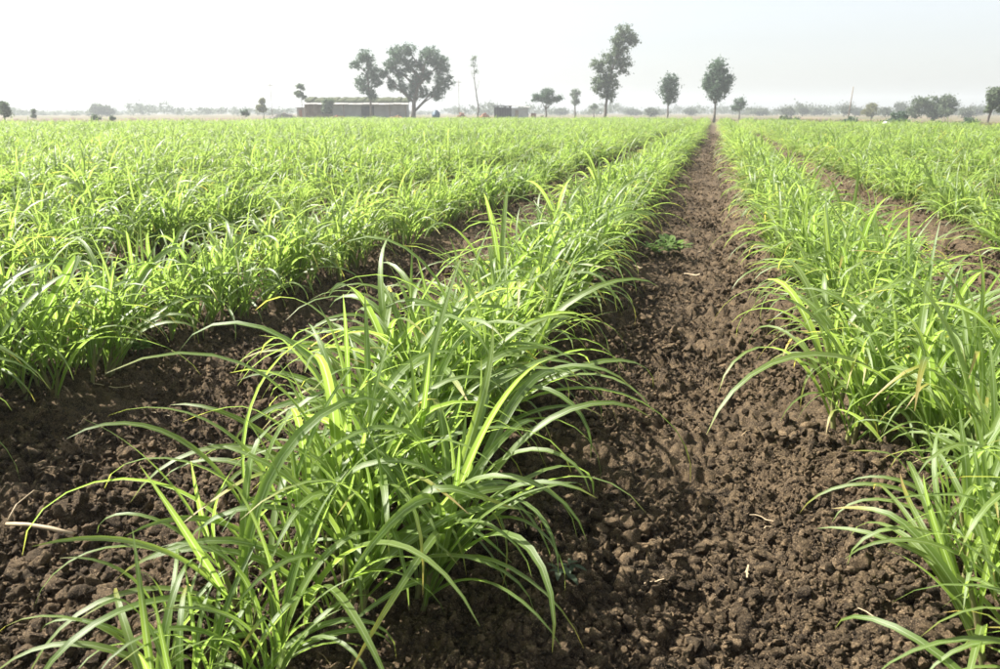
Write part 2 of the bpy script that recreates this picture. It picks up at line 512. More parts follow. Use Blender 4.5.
STALKS = []
for k in range(6):
    h = 0.11 + 0.03 * k
    bend = rng.uniform(-.03, .03)
    g = Geo(); zs = [-0.05, 0.0, .3 * h, .6 * h, h]
    g.tube([(bend * (z / h) ** 2, 0, z) for z in zs], [.0085, .0085, .0078, .0066, .004], 6)
    V = np.array(g.V); F = np.array([f if len(f) == 4 else (*f, f[-1]) for f in g.F])
    F = F[[len(set(f)) == 4 for f in F.tolist()]]
    STALKS.append((V, F, h))
stalk_me = [mesh_from('stalk', V, F, np.zeros((len(V), 2)), mats=[M_stalk]) for V, F, h in STALKS]


def Tm(loc, rz=0.0, tx=0.0, ty=0.0, s=1.0):
    return Matrix.Translation(loc) @ Euler((tx, ty, 0)).to_matrix().to_4x4() @ Matrix.Rotation(rz, 4, 'Z') @ Matrix.Scale(s, 4)


def clump_plan(r, ntill, size=1.0, spread=0.14, lean=0.0):
    """placements of stalks and leaves for one plant: [(kind, index, 4x4)]"""
    out = []
    for i in range(ntill):
        a = r.uniform(0, 2 * math.pi); q = spread * math.sqrt(r.random())
        x, y = q * math.cos(a), q * math.sin(a) * 1.4
        tl = r.uniform(.02, .30) * (0.35 + q / spread)
        tilt_x = -math.sin(a) * tl + r.gauss(0, .08); tilt_y = math.cos(a) * tl + lean + r.gauss(0, .08)
        sz = size * r.uniform(.8, 1.12)
        si = r.randrange(len(STALKS)); h = STALKS[si][2]
        base = Tm((x, y, 0), 0, tilt_x, tilt_y, sz)
        out.append(('s', si, base @ Matrix.Rotation(r.uniform(0, 6.28), 4, 'Z')))
        fan = r.uniform(0, 2 * math.pi)
        nl = r.randint(5, 7)
        for j in range(nl):
            f = j / (nl - 1)
            kind = r.choices([0, 1, 2, 3], [[.06, .40, .38, .16], [.2, .52, .18, .10], [.66, .28, .01, .05]][min(2, int(f * 2.6))])[0]
            li = r.choice(BYKIND[kind])
            az = fan + math.pi * (j % 2) + r.gauss(0, .55)
            z = h * (0.03 + 0.92 * f)
            m = base @ Matrix.Translation((0, 0, z)) @ Matrix.Rotation(az, 4, 'Z') @ Matrix.Rotation(r.uniform(0, .22) * (1.25 - f), 4, 'Y') @ Matrix.Scale(r.uniform(.8, 1.1), 4)
            out.append(('l', li, m))
    return out


def joined(plan, name):
    Vs, Fs, UVs, To, Ag, Mi = [], [], [], [], [], []
    off = 0
    for k, i, m in plan:
        M = np.array(m)
        if k == 'l': V, F, uv, t, a, c = LEAVES[i]
        else: V, F, h = STALKS[i]; uv = np.zeros((len(V), 2)); t = a = 0
        Vs.append(V @ M[:3, :3].T + M[:3, 3]); Fs.append(F + off); UVs.append(uv)
        To.append(np.full(len(V), t)); Ag.append(np.full(len(V), a)); Mi.append(np.full(len(F), 0 if k == 'l' else 1))
        off += len(V)
    return mesh_from(name, np.vstack(Vs), np.vstack(Fs), np.vstack(UVs), {'tone': np.concatenate(To), 'age': np.concatenate(Ag)}, mats=[M_leaf, M_stalk], midx=np.concatenate(Mi))


# positions of every plant in the field ------------------------------------
spots = []
for ri in range(-70, 45):
    X = ROW0 + ri * PITCH_ROW
    y = -1.5 + rnd.uniform(0, .2)
    if ri == 0: y = 1.10
    if ri == 1: y = 1.36
    while y < 110:
        if not (ri in (0, 1) and y < 1.0):
            near = .17 * math.exp(-max(0, y - 1.3) / 1.8) if ri == 0 else -.02 * math.exp(-max(0, y - 1.5) / 2.0) if ri == 1 else 0
            spots.append((X + near + rnd.gauss(0, .06) + 0.12 * float(vnoise(np.array([y * .25]), np.array([ri * 3.7]), 2)[0]), y + rnd.gauss(0, .03), ri))
        y += rnd.uniform(.20, .33) if y < 40 else rnd.uniform(.26, .40)
sp = np.array(spots)
dE, fw = in_field_edge(sp[:, 0], sp[:, 1])
lt = CY * sp[:, 0] + SY * sp[:, 1]
dist = np.hypot(sp[:, 0], sp[:, 1])
edge_j = np.array([rnd.uniform(-3, 1.5) for _ in spots])
gap = np.array([rnd.random() for _ in spots]) < .045
keep = ~(gap & (dist > 4)) & (fw > -1.0) & (fw < dE + edge_j) & (np.abs(lt) < fw * 0.72 + 4.0) & (dist > 0.75)
sp = sp[keep]; fw = fw[keep]; lt = lt[keep]; dist = dist[keep]
gzs = ground_base(sp[:, 0], sp[:, 1])
# which of them show in the frame
su = lt / np.maximum(fw, .05)
vdep = fw * math.cos(PITCH) + (CAM_H - .3) * math.sin(PITCH)
inview = (np.abs(lt / np.maximum(vdep, .05)) < 0.655) & (fw > 0.95)
order = np.argsort(dist)
indiv = [i for i in order if inview[i]][:300]
NEAR = 52
ORD = ['first', 'second', 'third', 'fourth', 'fifth', 'sixth', 'seventh', 'eighth', 'ninth', 'tenth', 'eleventh', 'twelfth']
ROWTXT = {0: 'in the row left of the bare path', 1: 'in the row right of the bare path', -1: 'in the second row left of the path', 2: 'in the second row right of the path'}
rowcount = {}
VAR = [joined(clump_plan(random.Random(900 + k), 10 + k % 4, 1.03), 'sugarcane_plant') for k in range(14)]
var_obj = {}
for n, i in enumerate(indiv):
    x, y, ri = sp[i]; ri = int(ri)
    loc = (x, y, gzs[i] + 0.01)
    c = rowcount.get(ri, 0); rowcount[ri] = c + 1
    rz = rnd.uniform(-.5, .5) + (math.pi if rnd.random() < .5 else 0)
    s = rnd.uniform(.86, 1.12) * (1 + .26 * float(vnoise(np.array([x * .35]), np.array([y * .22]), 5)[0]))
    if n < NEAR:
        o = empty('sugarcane_plant', loc, rz)
        r = random.Random(100 + n)
        big_ = .82 if (ri in (0, 1) and c == 0) else 1.12 if (ri == 0 and y < 2.6) else 1.07 if (ri == 1 and y < 5) else 1.0
        for k, idx, m in clump_plan(r, r.randint(14, 17) if big_ > 1 else r.randint(11, 14), s * big_, lean=(.17 if y < 3 else .08) * math.cos(rz) if ri == 0 else 0.0):
            ch = link('leaf' if k == 'l' else 'stalk', (leaf_me if k == 'l' else stalk_me)[idx], o)
            ch.matrix_basis = m
    else:
        vi = n % len(VAR)
        o = link('sugarcane_plant', VAR[vi]); o.location = loc
        o.rotation_euler = (rnd.gauss(0, .05), rnd.gauss(0, .05), rnd.uniform(0, 6.28)); o.scale = (s, s, s * rnd.uniform(.92, 1.1))
        var_obj.setdefault(vi, o)
    if ri in ROWTXT and n < NEAR and c < 12:
        tag(o, f'{ORD[c]} green sugarcane clump from the camera {ROWTXT[ri]}', 'sugarcane', f'sugarcane plants {ROWTXT[ri]}')
    elif ri in ROWTXT:
        tag(o, f'one of many green sugarcane clumps further back {ROWTXT[ri]}', 'sugarcane', f'sugarcane plants {ROWTXT[ri]}')
    else:
        sd = 'left' if ri < 0 else 'right'
        tag(o, f'green sugarcane clump in the thick stand beyond the second row {sd} of the path', 'sugarcane', f'sugarcane plants beyond the second row {sd} of the path')

ids = set(indiv)
rest = np.array([i for i in range(len(sp)) if i not in ids])
srcs = [var_obj[k] for k in sorted(var_obj)]
nrest = len(rest)
rs = rng.uniform(.84, 1.12, nrest) * (1 + .28 * vnoise(sp[rest, 0] * .35, sp[rest, 1] * .22, 5))
fieldo = scatter('sugarcane_field', np.stack([sp[rest, 0], sp[rest, 1], gzs[rest] + .01], 1),
                 np.stack([rng.normal(0, .07, nrest), rng.normal(0, .07, nrest), rng.uniform(0, 6.28, nrest)], 1),
                 np.stack([rs * 1.08, rs * 1.08, rs * rng.uniform(.88, 1.08, nrest)], 1), rng.integers(0, len(srcs), nrest), srcs)
tag(fieldo, 'green sugarcane crop filling the field out to the tree line', 'crop', kind='stuff')

# ------------------------------------------------------------------ soil clods
import bmesh


def clod_mesh(k):
    bm = bmesh.new(); bmesh.ops.create_icosphere(bm, subdivisions=3, radius=0.5)
    r = np.random.default_rng(50 + k)
    ax = r.normal(size=(13, 3)); ax /= np.linalg.norm(ax, axis=1)[:, None]; cut = r.uniform(.13, .38, 13)
    fr = r.uniform(-7, 7, (5, 3)); ph = r.uniform(0, 6, 5); fr2 = r.uniform(-6, 6, (6, 3)); ph2 = r.uniform(0, 6, 6)
    for v in bm.verts:
        p = np.array(v.co)
        d = 1.0
        for a, c in zip(ax, cut):           # knock facets off
            q = p @ a
            if q > c: p = p - a * (q - c) * 0.92
        p = p * (1 + .055 * np.sin(fr @ p * 2.2 + ph).sum() + .035 * np.sin(fr2 @ p * 5.5 + ph2).sum() + r.uniform(-.045, .045))
        v.co = p
    me = bpy.data.meshes.new('soil_clod'); bm.to_mesh(me); bm.free()
    me.polygons.foreach_set('use_smooth', [True] * len(me.polygons)); me.materials.append(M_clod)
    return me


CL = [clod_mesh(k) for k in range(8)]
npts = 500000
rr = np.exp(rng.uniform(math.log(1.05), math.log(48.0), npts))
aa = rng.uniform(-math.radians(54), math.radians(54), npts) + view
cx, cy = rr * np.cos(aa), rr * np.sin(aa)
dens = np.clip(0.72 + 2.3 * vnoise(cx / .35, cy / .35, 3) + 0.5 * vnoise(cx / .09, cy / .09, 0), 0.06, 1)
k_ = rng.random(npts) < dens
cx, cy, rr = cx[k_], cy[k_], rr[k_]
ncl = len(cx)
coarse = np.clip(.5 + 1.5 * vnoise(cx / .45 + 4.4, cy / .5, 1) + .5 * vnoise(cx / .15, cy / .15 + 2.2, 2), 0, 1)
size = np.clip(np.exp(rng.normal(math.log(.0115), .5, ncl) + coarse * rng.uniform(0, 1.5, ncl) ** 2 * .75), .0045, .065)
size = np.maximum(size, rr * .0017 * rng.uniform(.7, 1.6, ncl))
cz_ = ground_full(cx, cy) + size * rng.uniform(.0, .38, ncl)
rot = rng.uniform(0, 6.28, (ncl, 3))
scl = size[:, None] * rng.uniform(.65, 1.3, (ncl, 3))
# the 300 that show largest are parts of the ground
cu = (CY * cx + SY * cy) / (-SY * cx + CY * cy)
show = np.where((np.abs(cu) < .62), size / rr, 0)
big = np.argsort(-show)[:300]
clod_o = []
for i in big:
    o = link('soil_clod', CL[int(i) % len(CL)], ground)
    o.location = (cx[i], cy[i], cz_[i]); o.rotation_euler = rot[i]; o.scale = scl[i]
    clod_o.append(o)
msk = np.ones(ncl, bool); msk[big] = False
seen = {}
for o in clod_o: seen.setdefault(o.data.name, o)
csrc = list(seen.values())
cl = scatter('soil_clods', np.stack([cx, cy, cz_], 1)[msk], rot[msk], scl[msk], rng.integers(0, len(csrc), int(msk.sum())), csrc)
tag(cl, 'loose dark brown soil clods covering the tilled ground between rows', 'soil', kind='stuff')


# ------------------------------------------------------------------ trees
def leaf_cloud(centres, rads, per, size, r, flat=0.75):
    """leaf-sized quads gathered into clumps"""
    n = len(centres) * per
    c = np.repeat(centres, per, 0); q = np.repeat(rads, per)
    d = r.normal(size=(n, 3)); d /= np.linalg.norm(d, axis=1)[:, None]
    P = c + d * (q * np.minimum(np.abs(r.normal(0, .62, n)), 1.25))[:, None] * np.array([1, 1, flat])
    a = r.normal(size=(n, 3)); a /= np.linalg.norm(a, axis=1)[:, None]
    b = np.cross(a, r.normal(size=(n, 3))); b /= np.linalg.norm(b, axis=1)[:, None]
    s = (size * r.uniform(.6, 1.3, n))[:, None]
    V = np.stack([P - a * s, P + b * s * .45, P + a * s, P - b * s * .45], 1).reshape(-1, 3)
    F = np.arange(n * 4).reshape(-1, 4)
    tone = np.repeat(np.clip(np.repeat(r.uniform(0, 1, len(centres)), per) * .6 + r.uniform(0, .4, n), 0, 1), 4)
    return V, F, tone


def tree(name, label, u, D, blobs, trunk, mat, seed, cat='tree', group=None, leaf=.125, per=34, dens=1.0, fill=.55, clump=.55, bark=None, tr=.16):
    """blobs: (picture column, row, half width, half height) of the crown's masses in photo pixels, all at depth D"""
    r = np.random.default_rng(seed)
    x0, y0 = place(u, D)
    o = empty(name, (x0, y0, -.05), YAW)
    kx, kz = D / 812.0, D / 843.0
    def loc(pu, pv, dy=0.0): return np.array([(pu - u) * kx, dy, CAM_H + .05 + (112 - pv) * kz])
    cen, rad, mids = [], [], []
    for (bu, bv, bw, bh) in blobs:
        dy = r.uniform(-.35, .35) * bw * kx
        c = loc(bu, bv, dy); mids.append(c)
        w, h = bw * kx, bh * kz
        vol = w * w * h
        nc = max(10, int(dens * 18 * vol ** .62 / clump ** 1.4))
        for _ in range(nc):
            d = r.normal(size=3); d /= np.linalg.norm(d)
            q = r.uniform(0, 1) ** .45 * (1 - .4 * clump / max(w, .5))
            cen.append(c + d * q * np.array([w, w * .9, h])); rad.append(clump * r.uniform(.35, 1.45) * min(1, .35 + w / 2.0))
    cen = np.array(cen); rad = np.array(rad)
    g = Geo()
    pts = [Vector(loc(pu, pv, 0)) for pu, pv in trunk]
    pts[0].z = 0
    nT = len(pts)
    dense = []
    for i in range(nT - 1):
        for s in (0, .5):
            dense.append(pts[i].lerp(pts[i + 1], s) + Vector((r.normal(0, .03), r.normal(0, .05), 0)))
    dense.append(pts[-1])
    g.tube(dense, [tr * (1.25 if i == 0 else 1.0) * (1 - .6 * i / (len(dense) - 1)) for i in range(len(dense))], 8)
    t_o = g.build('trunk', bark or M_bark, o, True)
    for mI in range(len(mids)):
        g = Geo()
        c = Vector(mids[mI])
        j = min(len(dense) - 1, max(1, int(len(dense) * r.uniform(.35, .95))))
        cands = [q for q in range(1, len(dense)) if dense[q].z < c.z - .2] or [1]
        cands = [q for q in cands if dense[q].z < c.z - .8 * math.hypot(dense[q].x - c.x, dense[q].y - c.y)] or [1]
        j = cands[-1]
        a = dense[j]; mid = a.lerp(c, .5) + Vector((r.normal(0, .1), r.normal(0, .1), .12))
        g.tube([a, mid, c], [tr * .5, tr * .34, tr * .16], 6)
        nb = cen[np.argsort(np.linalg.norm(cen - mids[mI], axis=1))[:14:2]]
        for e in nb:
            e = Vector(e)
            g.tube([mid.lerp(c, .6), mid.lerp(e, .6) + Vector((0, 0, .1)), e], [tr * .24, tr * .14, tr * .05], 5, False)
        g.build('branch', bark or M_bark, t_o, True)
    V, F, tone = leaf_cloud(cen, rad, per, leaf, r)
    link('crown', mesh_from('crown', V, F, attrs={'tone': tone}, mats=[mat], smooth=False), o)
    tag(o, label, cat, group)
    return o


TREES = [
    ('broadleaf_tree', 'open-crowned slender tree in front of the long farm building, left of the great double tree', 369, 112,
     [(369, 58, 10, 10), (358, 66, 7, 8), (374, 72, 10, 11), (364, 84, 10, 12), (378, 82, 7, 9), (372, 94, 7, 9)], [(371, 121), (371, 100), (369, 85), (370, 66)], M_fol_dark, 1, dict(dens=.72, tr=.17, clump=.5)),
    ('broadleaf_tree', 'largest spreading tree with a broad two-part crown beside the farm building', 413, 112,
     [(400, 57, 13, 12), (410, 52, 9, 9), (392, 66, 8, 9), (392, 84, 6, 9), (401, 74, 8, 9), (431, 58, 12, 12), (441, 66, 11, 13), (443, 82, 11, 14), (437, 94, 9, 9), (427, 76, 8, 10), (412, 92, 8, 15), (420, 66, 8, 9), (411, 66, 8, 10), (417, 80, 8, 10), (402, 88, 7, 9), (424, 92, 6, 9), (385, 74, 6, 8)], [(413, 121), (414, 103), (418, 88), (424, 72), (428, 58)], M_fol_dark, 2, dict(dens=.85, tr=.32, clump=.55)),
    ('umbrella_tree', 'low flat-topped dark tree right of the small shed', 546, 118,
     [(537, 98, 8, 5), (546, 94, 9, 6), (557, 99, 7, 4), (548, 101, 8, 4)], [(546, 121), (546, 109), (546, 98)], M_fol_dark, 3, dict(tr=.14)),
    ('round_tree', 'small round pale tree between the flat-topped tree and the tall leaning one', 575, 150,
     [(575, 94, 6, 6), (575, 101, 5, 6)], [(576, 119), (575, 106), (575, 95)], M_fol_mid, 4, dict()),
    ('leaning_tree', 'tallest tree, its airy two-tier crown leaning to the right', 605, 104,
     [(622, 35, 11, 11), (630, 42, 7, 10), (614, 44, 9, 9), (596, 67, 9, 9), (608, 62, 11, 12), (622, 66, 10, 12), (606, 82, 15, 13), (598, 84, 9, 12), (608, 96, 9, 9), (618, 52, 10, 9)], [(605, 122), (606, 104), (608, 84), (613, 62), (621, 38)], M_fol_mid, 5, dict(dens=.75, tr=.19, clump=.52)),
    ('round_bush', 'small round hazy bush just left of the leaning tree trunk', 594, 170, [(594, 107, 5, 4)], [(594, 118), (594, 108)], M_fol_mid, 6, dict(cat='bush', tr=.1)),
    ('oval_tree', 'oval-crowned young tree left of the tree at the path end', 669, 104,
     [(669, 80, 9, 8), (668, 90, 12, 10), (669, 99, 8, 8)], [(668, 122), (668, 106), (669, 84)], M_fol_dark, 7, dict(tr=.12)),
    ('oval_tree', 'dense oval-crowned tree standing straight at the end of the bare path', 716, 96,
     [(715, 68, 12, 9), (716, 79, 16, 12), (715, 91, 13, 13), (706, 86, 7, 11), (724, 84, 8, 11)], [(715, 123), (715, 105), (716, 72)], M_fol_dark, 8, dict(tr=.15, dens=1.1)),
    ('small_tree', 'small dark tree just right of the tree at the path end', 740, 125,
     [(740, 102, 7, 5), (738, 108, 8, 4)], [(740, 120), (740, 110), (740, 103)], M_fol_dark, 9, dict(tr=.1)),
    ('yellowish_tree', 'yellow-green round tree among the hazy trees right of the leaning pole', 873, 150,
     [(873, 107, 7, 5), (868, 112, 9, 5)], [(873, 119), (873, 110)], M_fol_yel, 10, dict()),
    ('round_bush', 'dark green bush at the field edge before the big spreading tree', 899, 74,
     [(899, 116, 9, 6), (896, 120, 9, 4), (903, 119, 6, 5)], [(899, 126), (899, 117)], M_fol_dark, 11, dict(cat='bush', tr=.07, leaf=.13, clump=.4)),
    ('broadleaf_tree', 'wide low spreading tree near the right end of the tree line', 934, 112,
     [(919, 103, 10, 7), (917, 112, 9, 7), (932, 104, 13, 9), (945, 102, 11, 8), (936, 112, 17, 7), (950, 107, 8, 7)], [(934, 121), (934, 113), (936, 104)], M_fol_mid, 12, dict(tr=.25)),
    ('field_edge_tree', 'tree cut off by the right edge of the picture', 990, 70,
     [(996, 94, 9, 9), (990, 100, 8, 11), (999, 104, 9, 12), (988, 110, 4, 4)], [(990, 127), (991, 116), (994, 98)], M_fol_mid, 13, dict(tr=.13, leaf=.13, clump=.42)),
    ('edge_bush', 'grey-green bushy tree at the left edge of the picture', 3, 74,
     [(3, 106, 7, 6), (5, 113, 7, 6)], [(3, 126), (3, 114), (3, 106)], M_fol_mid, 14, dict(tr=.08, leaf=.13, clump=.4)),
    ('small_bush', 'tiny upright bush beside the left-edge bushy tree', 33, 95, [(33, 111, 3, 3), (32, 116, 4, 2.5)], [(33, 123), (33, 112)], M_fol_mid, 15, dict(cat='bush', tr=.05, leaf=.13, clump=.4)),
    ('hazy_tree', 'pale wide domed tree standing hazy behind the left field edge', 102, 230, [(99, 109, 11, 5), (106, 111, 9, 4)], [(101, 116), (101, 110)], M_fol_far, 16, dict(leaf=.3, clump=.9)),
    ('small_bush', 'green bush under the pale domed tree on the left', 95, 80, [(94, 117.5, 6.5, 3)], [(94, 124), (94, 118)], M_fol_mid, 17, dict(cat='bush', tr=.05, leaf=.13, clump=.38)),
    ('small_bush', 'smaller green bush right of the bush under the domed tree', 111, 82, [(111, 118, 3.5, 2.4)], [(111, 124), (111, 118)], M_fol_mid, 18, dict(cat='bush', tr=.05, leaf=.13, clump=.35)),
    ('small_bush', 'dark compact bush standing alone left of the farm building', 245, 105, [(245, 112.5, 5, 4)], [(245, 122), (245, 113)], M_fol_dark, 19, dict(cat='bush', tr=.06, leaf=.14, clump=.4)),
    ('yellowish_tree', 'pale yellow-green sapling left of the farm building', 263, 135, [(263, 101, 4, 4), (262, 108, 6, 5)], [(263, 120), (263, 103)], M_fol_yel, 20, dict(tr=.07, dens=1.6, clump=.38)),
    ('sapling_tree', 'thin sparse tree rising behind the left end of the building', 302, 124, [(302, 87, 5, 4), (300, 94, 6, 4), (304, 97, 4, 3)], [(302, 120), (302, 104), (302, 88)], M_fol_mid, 21, dict(tr=.07, dens=1.1, clump=.38)),
    ('small_bush', 'leafy bush growing against the front of the farm building', 328, 114, [(328, 103, 7, 5), (326, 109, 6, 4)], [(328, 121), (328, 106)], M_fol_mid, 22, dict(cat='bush', tr=.06, leaf=.14, clump=.4)),
]
for nm, lb, u, D, bl, tk, mt, sd, kw in TREES:
    kw = dict(kw); tree(nm, lb, u, D, bl, tk, mt, sd, group=None, **kw)

# hazy trees that can still be told apart, right half of the horizon
HZ = [(651, 200, 7, 8), (788, 210, 8, 8), (803, 230, 6, 9), (815, 260, 10, 6), (845, 210, 6, 10), (856, 240, 8, 7), (886, 190, 6, 8), (760, 250, 9, 6), (900, 230, 7, 13), (966, 170, 8, 7), (975, 230, 9, 8), (690, 260, 7, 6), (632, 280, 9, 5), (560, 280, 8, 6)]
HORD = ORD + ['thirteenth', 'fourteenth']
rank = {k: n for n, k in enumerate(sorted(range(len(HZ)), key=lambda q: HZ[q][0]))}
for k, (u, D, hw, h) in enumerate(HZ):
    bv = 112 + 1.2 * 843 / D
    tree('hazy_tree', f'pale tree fading into haze, {HORD[rank[k]]} from the left along the right horizon', u, D, [(u, bv - 1 - h * .62, hw, h * .42), (u + hw * .4, bv - 1 - h * .45, hw * .7, h * .35)],
         [(u, bv), (u, bv - h * .6)], M_fol_far, 40 + k, group='pale hazy trees along the right horizon', leaf=.26, clump=1.1, per=40)

# bare thin tree
x0, y0 = place(477, 122)
bt = empty('bare_tree', (x0, y0, -.05), YAW)
k = 122 / 828.0
g = Geo(); hh = (120.5 - 58) * k
spine = [(0, 0, 0), (.25, 0, hh * .18), (-.05, .1, hh * .4), (-.35, 0, hh * .62), (-.42, .05, hh * .82), (-.5, 0, hh)]
g.tube(spine, [.13, .11, .085, .06, .04, .02], 7)
tk = g.build('trunk', M_bark, bt, True)
for (z, dx, dz, dy) in [(.18, .35, 1.3, .1), (.45, .5, 1.6, -.2), (.62, -.5, 1.2, .2), (.68, .45, 1.3, .1), (.8, .35, 1.0, -.2), (.8, -.4, .9, .1), (.88, .3, .9, .2), (.3, -.35, .9, .1)]:
    g = Geo(); i = min(4, int(z * 5)); f = z * 5 - i
    a = Vector(spine[i]).lerp(Vector(spine[i + 1]), f)
    e = a + Vector((dx, dy, dz))
    g.tube([a, a.lerp(e, .5) + Vector((dx * .2, 0, 0)), e], [.035, .022, .01], 5)
    for s in range(3):
        q = a.lerp(e, rnd.uniform(.4, .9)); g.tube([q, q + Vector((rnd.uniform(-.4, .4), rnd.uniform(-.3, .3), rnd.uniform(.3, .7)))], [.014, .006], 4)
    g.build('branch', M_bark, tk, True)
r = np.random.default_rng(77)
V, F, tone = leaf_cloud(np.array([[-.5, 0, hh - .5], [-.4, .1, hh - 1.3], [-.3, -.1, hh - .2], [-.1, 0, hh - 2.2]]), np.array([.6, .65, .5, .6]), 70, .12, r)
link('sparse_leaves', mesh_from('sparse_leaves', V, F, attrs={'tone': tone}, mats=[M_fol_mid], smooth=False), bt)
tag(bt, 'tall thin nearly bare tree left of the small shed', 'tree')

# far wood reading as one mass
r = np.random.default_rng(8)
cen, rad = [], []
for k in range(520):
    u = r.uniform(-120, 1130); D = r.uniform(260, 620)
    x, y = place(u, D); h = r.uniform(2.4, 6.0) * float(np.clip(.75 + 1.5 * vnoise(np.array([u / 38.0]), np.array([2.5]), 3)[0], .25, 1.4))
    w = r.uniform(2.5, 6)
    for q in range(7):
        cen.append((x + r.normal(0, w * .5), y + r.normal(0, w * .5), h * r.uniform(.25, .85))); rad.append(r.uniform(1.3, 2.6))
V, F, tone = leaf_cloud(np.array(cen), np.array(rad), 30, .42, r)
fwod = link('far_wood', mesh_from('far_wood', V, F, attrs={'tone': tone}, mats=[M_fol_far], smooth=False))
tag(fwod, 'distant wood fading to pale grey along the whole horizon', 'wood', kind='stuff')

ORD17 = ORD + ['thirteenth', 'fourteenth', 'fifteenth', 'sixteenth', 'seventeenth']
# low green shrubs along the right field edge
for k in range(17):
    u = 735 + k * 15.2 + rnd.uniform(-5, 5)
    D = float(np.interp(u, [735, 800, 880, 1000], [88, 76, 62, 54])) + rnd.uniform(-2, 2)
    bv = 112 + 1.2 * 843 / D
    h = rnd.uniform(.35, .85)
    tree('low_shrub', f'low green shrub along the right field edge, {ORD17[k]} from the path end', u, D, [(u, bv - .55 * h * 843 / D, h * .9 * 812 / D, h * .5 * 843 / D), (u + rnd.uniform(-5, 5), bv - .4 * h * 843 / D, h * .6 * 812 / D, h * .4 * 843 / D)],
         [(u, bv), (u, bv - h * .5 * 843 / D)], M_fol_dark if k % 3 else M_fol_mid, 300 + k, cat='shrub', group='low shrubs along the right field edge', leaf=.10, clump=.28, per=18, tr=.03)

# dry grass beyond the crop (stuff)
r = np.random.default_rng(21)
n = 26000
u = r.uniform(-60, 1060, n)
De = np.interp(u, [-600, 0, 230, 300, 620, 720, 800, 880, 1000, 1500], [56, 57, 66, 98, 98, 82, 66, 52, 45, 40])
D = De + r.uniform(0, 1, n) ** 1.6 * 45 + .5
lat = D * (u - 500) / 812
X = CY * lat - SY * D; Y = SY * lat + CY * D
pm = np.clip(.5 + 2.2 * vnoise(X / 7, Y / 7, 1), .1, 1)
h = r.uniform(.15, .5, n) * pm; w = r.uniform(.05, .16, n)
a = r.uniform(0, 6.28, n); lx, ly = r.normal(0, .12, n), r.normal(0, .12, n)
P0 = np.stack([X - np.cos(a) * w, Y - np.sin(a) * w, np.full(n, -.02)], 1); P1 = np.stack([X + np.cos(a) * w, Y + np.sin(a) * w, np.full(n, -.02)], 1)
P2 = np.stack([X + lx, Y + ly, h], 1)
V = np.stack([P0, P1, P2], 1).reshape(-1, 3)
dg = link('dry_grass', mesh_from('dry_grass', V, np.arange(n * 3).reshape(-1, 3), attrs={'tone': np.repeat(r.random(n), 3)}, mats=[M_drygrass], smooth=False))
tag(dg, 'dry tan grass on the ground beyond the crop edge', 'grass', kind='stuff')


# ------------------------------------------------------------------ buildings
def frame_at(name, u, D, rz=0.0):
    x, y = place(u, D)
    return empty(name, (x, y, 0), YAW + rz)


D = 119
b = frame_at('farm_building', 354, D, .05)
w = lambda pu: (pu - 354) * D / 812.0
# front wall in pieces round the openings, 2.35 m high
dx0, dx1 = w(361), w(374)
wx0, wx1 = w(321), w(333)
segs = [(w(306), wx0, 0, 2.35), (wx0, wx1, 0, .9), (wx0, wx1, 2.0, 2.35), (wx1, dx0, 0, 2.35), (dx0, dx1, 2.05, 2.35), (dx1, w(407), 0, 2.35)]
for x0, x1, z0, z1 in segs:
    g = Geo(); g.box(x0, x1, 0, .35, z0, z1); g.build('wall', M_mudwall if x1 < wx1 + .01 else M_whitewash, b)
g = Geo(); g.box(w(306), w(306) + .35, .352, 4.5, 0, 2.35); g.build('wall', M_whitewash, b)
g = Geo(); g.box(w(407) - .35, w(407), .352, 4.5, 0, 2.35); g.build('wall', M_whitewash, b)
g = Geo(); g.box(w(306) + .36, w(407) - .36, 4.2, 4.5, 0, 2.35); g.build('wall', M_stone, b)
g = Geo(); g.box(dx0 + .05, dx1 - .05, .22, .29, 0, 2.02)
dr = g.build('door', M_dark, b); g = Geo(); g.box(dx1 - .3, dx1 - .18, .17, .218, .95, 1.05); g.build('handle', M_wood, dr)
g = Geo(); g.box(wx0 + .05, wx1 - .05, .22, .27, .95, 1.98)
wd = g.build('window', M_dark, b)
for q in (0, .5, 1):
    g = Geo(); xx = wx0 + .05 + q * (wx1 - wx0 - .16); g.box(xx, xx + .06, .15, .218, .95, 1.98); g.build('frame', M_wood, wd)
# sloping roof of sheets with old thatch on top
n = 14
for k in range(n):
    x0 = w(304) + (w(409) - w(304)) * k / n; x1 = w(304) + (w(409) - w(304)) * (k + 1) / n - .03
    zf, zb = 2.36 + .03 * math.sin(k * 1.7), 2.95
    g = Geo()
    V = [(x0, -1.5, zf - .12), (x1, -1.5, zf - .12), (x1, 4.7, zb), (x0, 4.7, zb)]
    g.add([(a, c, z + d) for d in (0, .05) for a, c, z in V], [(3, 2, 1, 0), (4, 5, 6, 7), (0, 1, 5, 4), (1, 2, 6, 5), (2, 3, 7, 6), (3, 0, 4, 7)])
    g.build('roof_sheet', M_sheet, b)
g = Geo()
for k in range(26):
    x0 = w(305) + (w(408) - w(305)) * k / 26; x1 = x0 + (w(408) - w(305)) / 26 * 1.03
    h = rnd.uniform(.24, .40)
    zf = 2.44 + .06
    g.add([(x0, .2 + rnd.uniform(-.15, .1), zf + .12), (x1, .2, zf + .12), (x1, 4.6, 3.0), (x0, 4.6, 3.0), (x0, .5, zf + .1 + h), (x1, .5, zf + .1 + h + rnd.uniform(-.08, .08)), (x1, 4.3, 3.05 + h), (x0, 4.3, 3.05 + h)],
          [(3, 2, 1, 0), (4, 5, 6, 7), (0, 1, 5, 4), (1, 2, 6, 5), (2, 3, 7, 6), (3, 0, 4, 7)])
g.build('thatch', M_thatch, b)
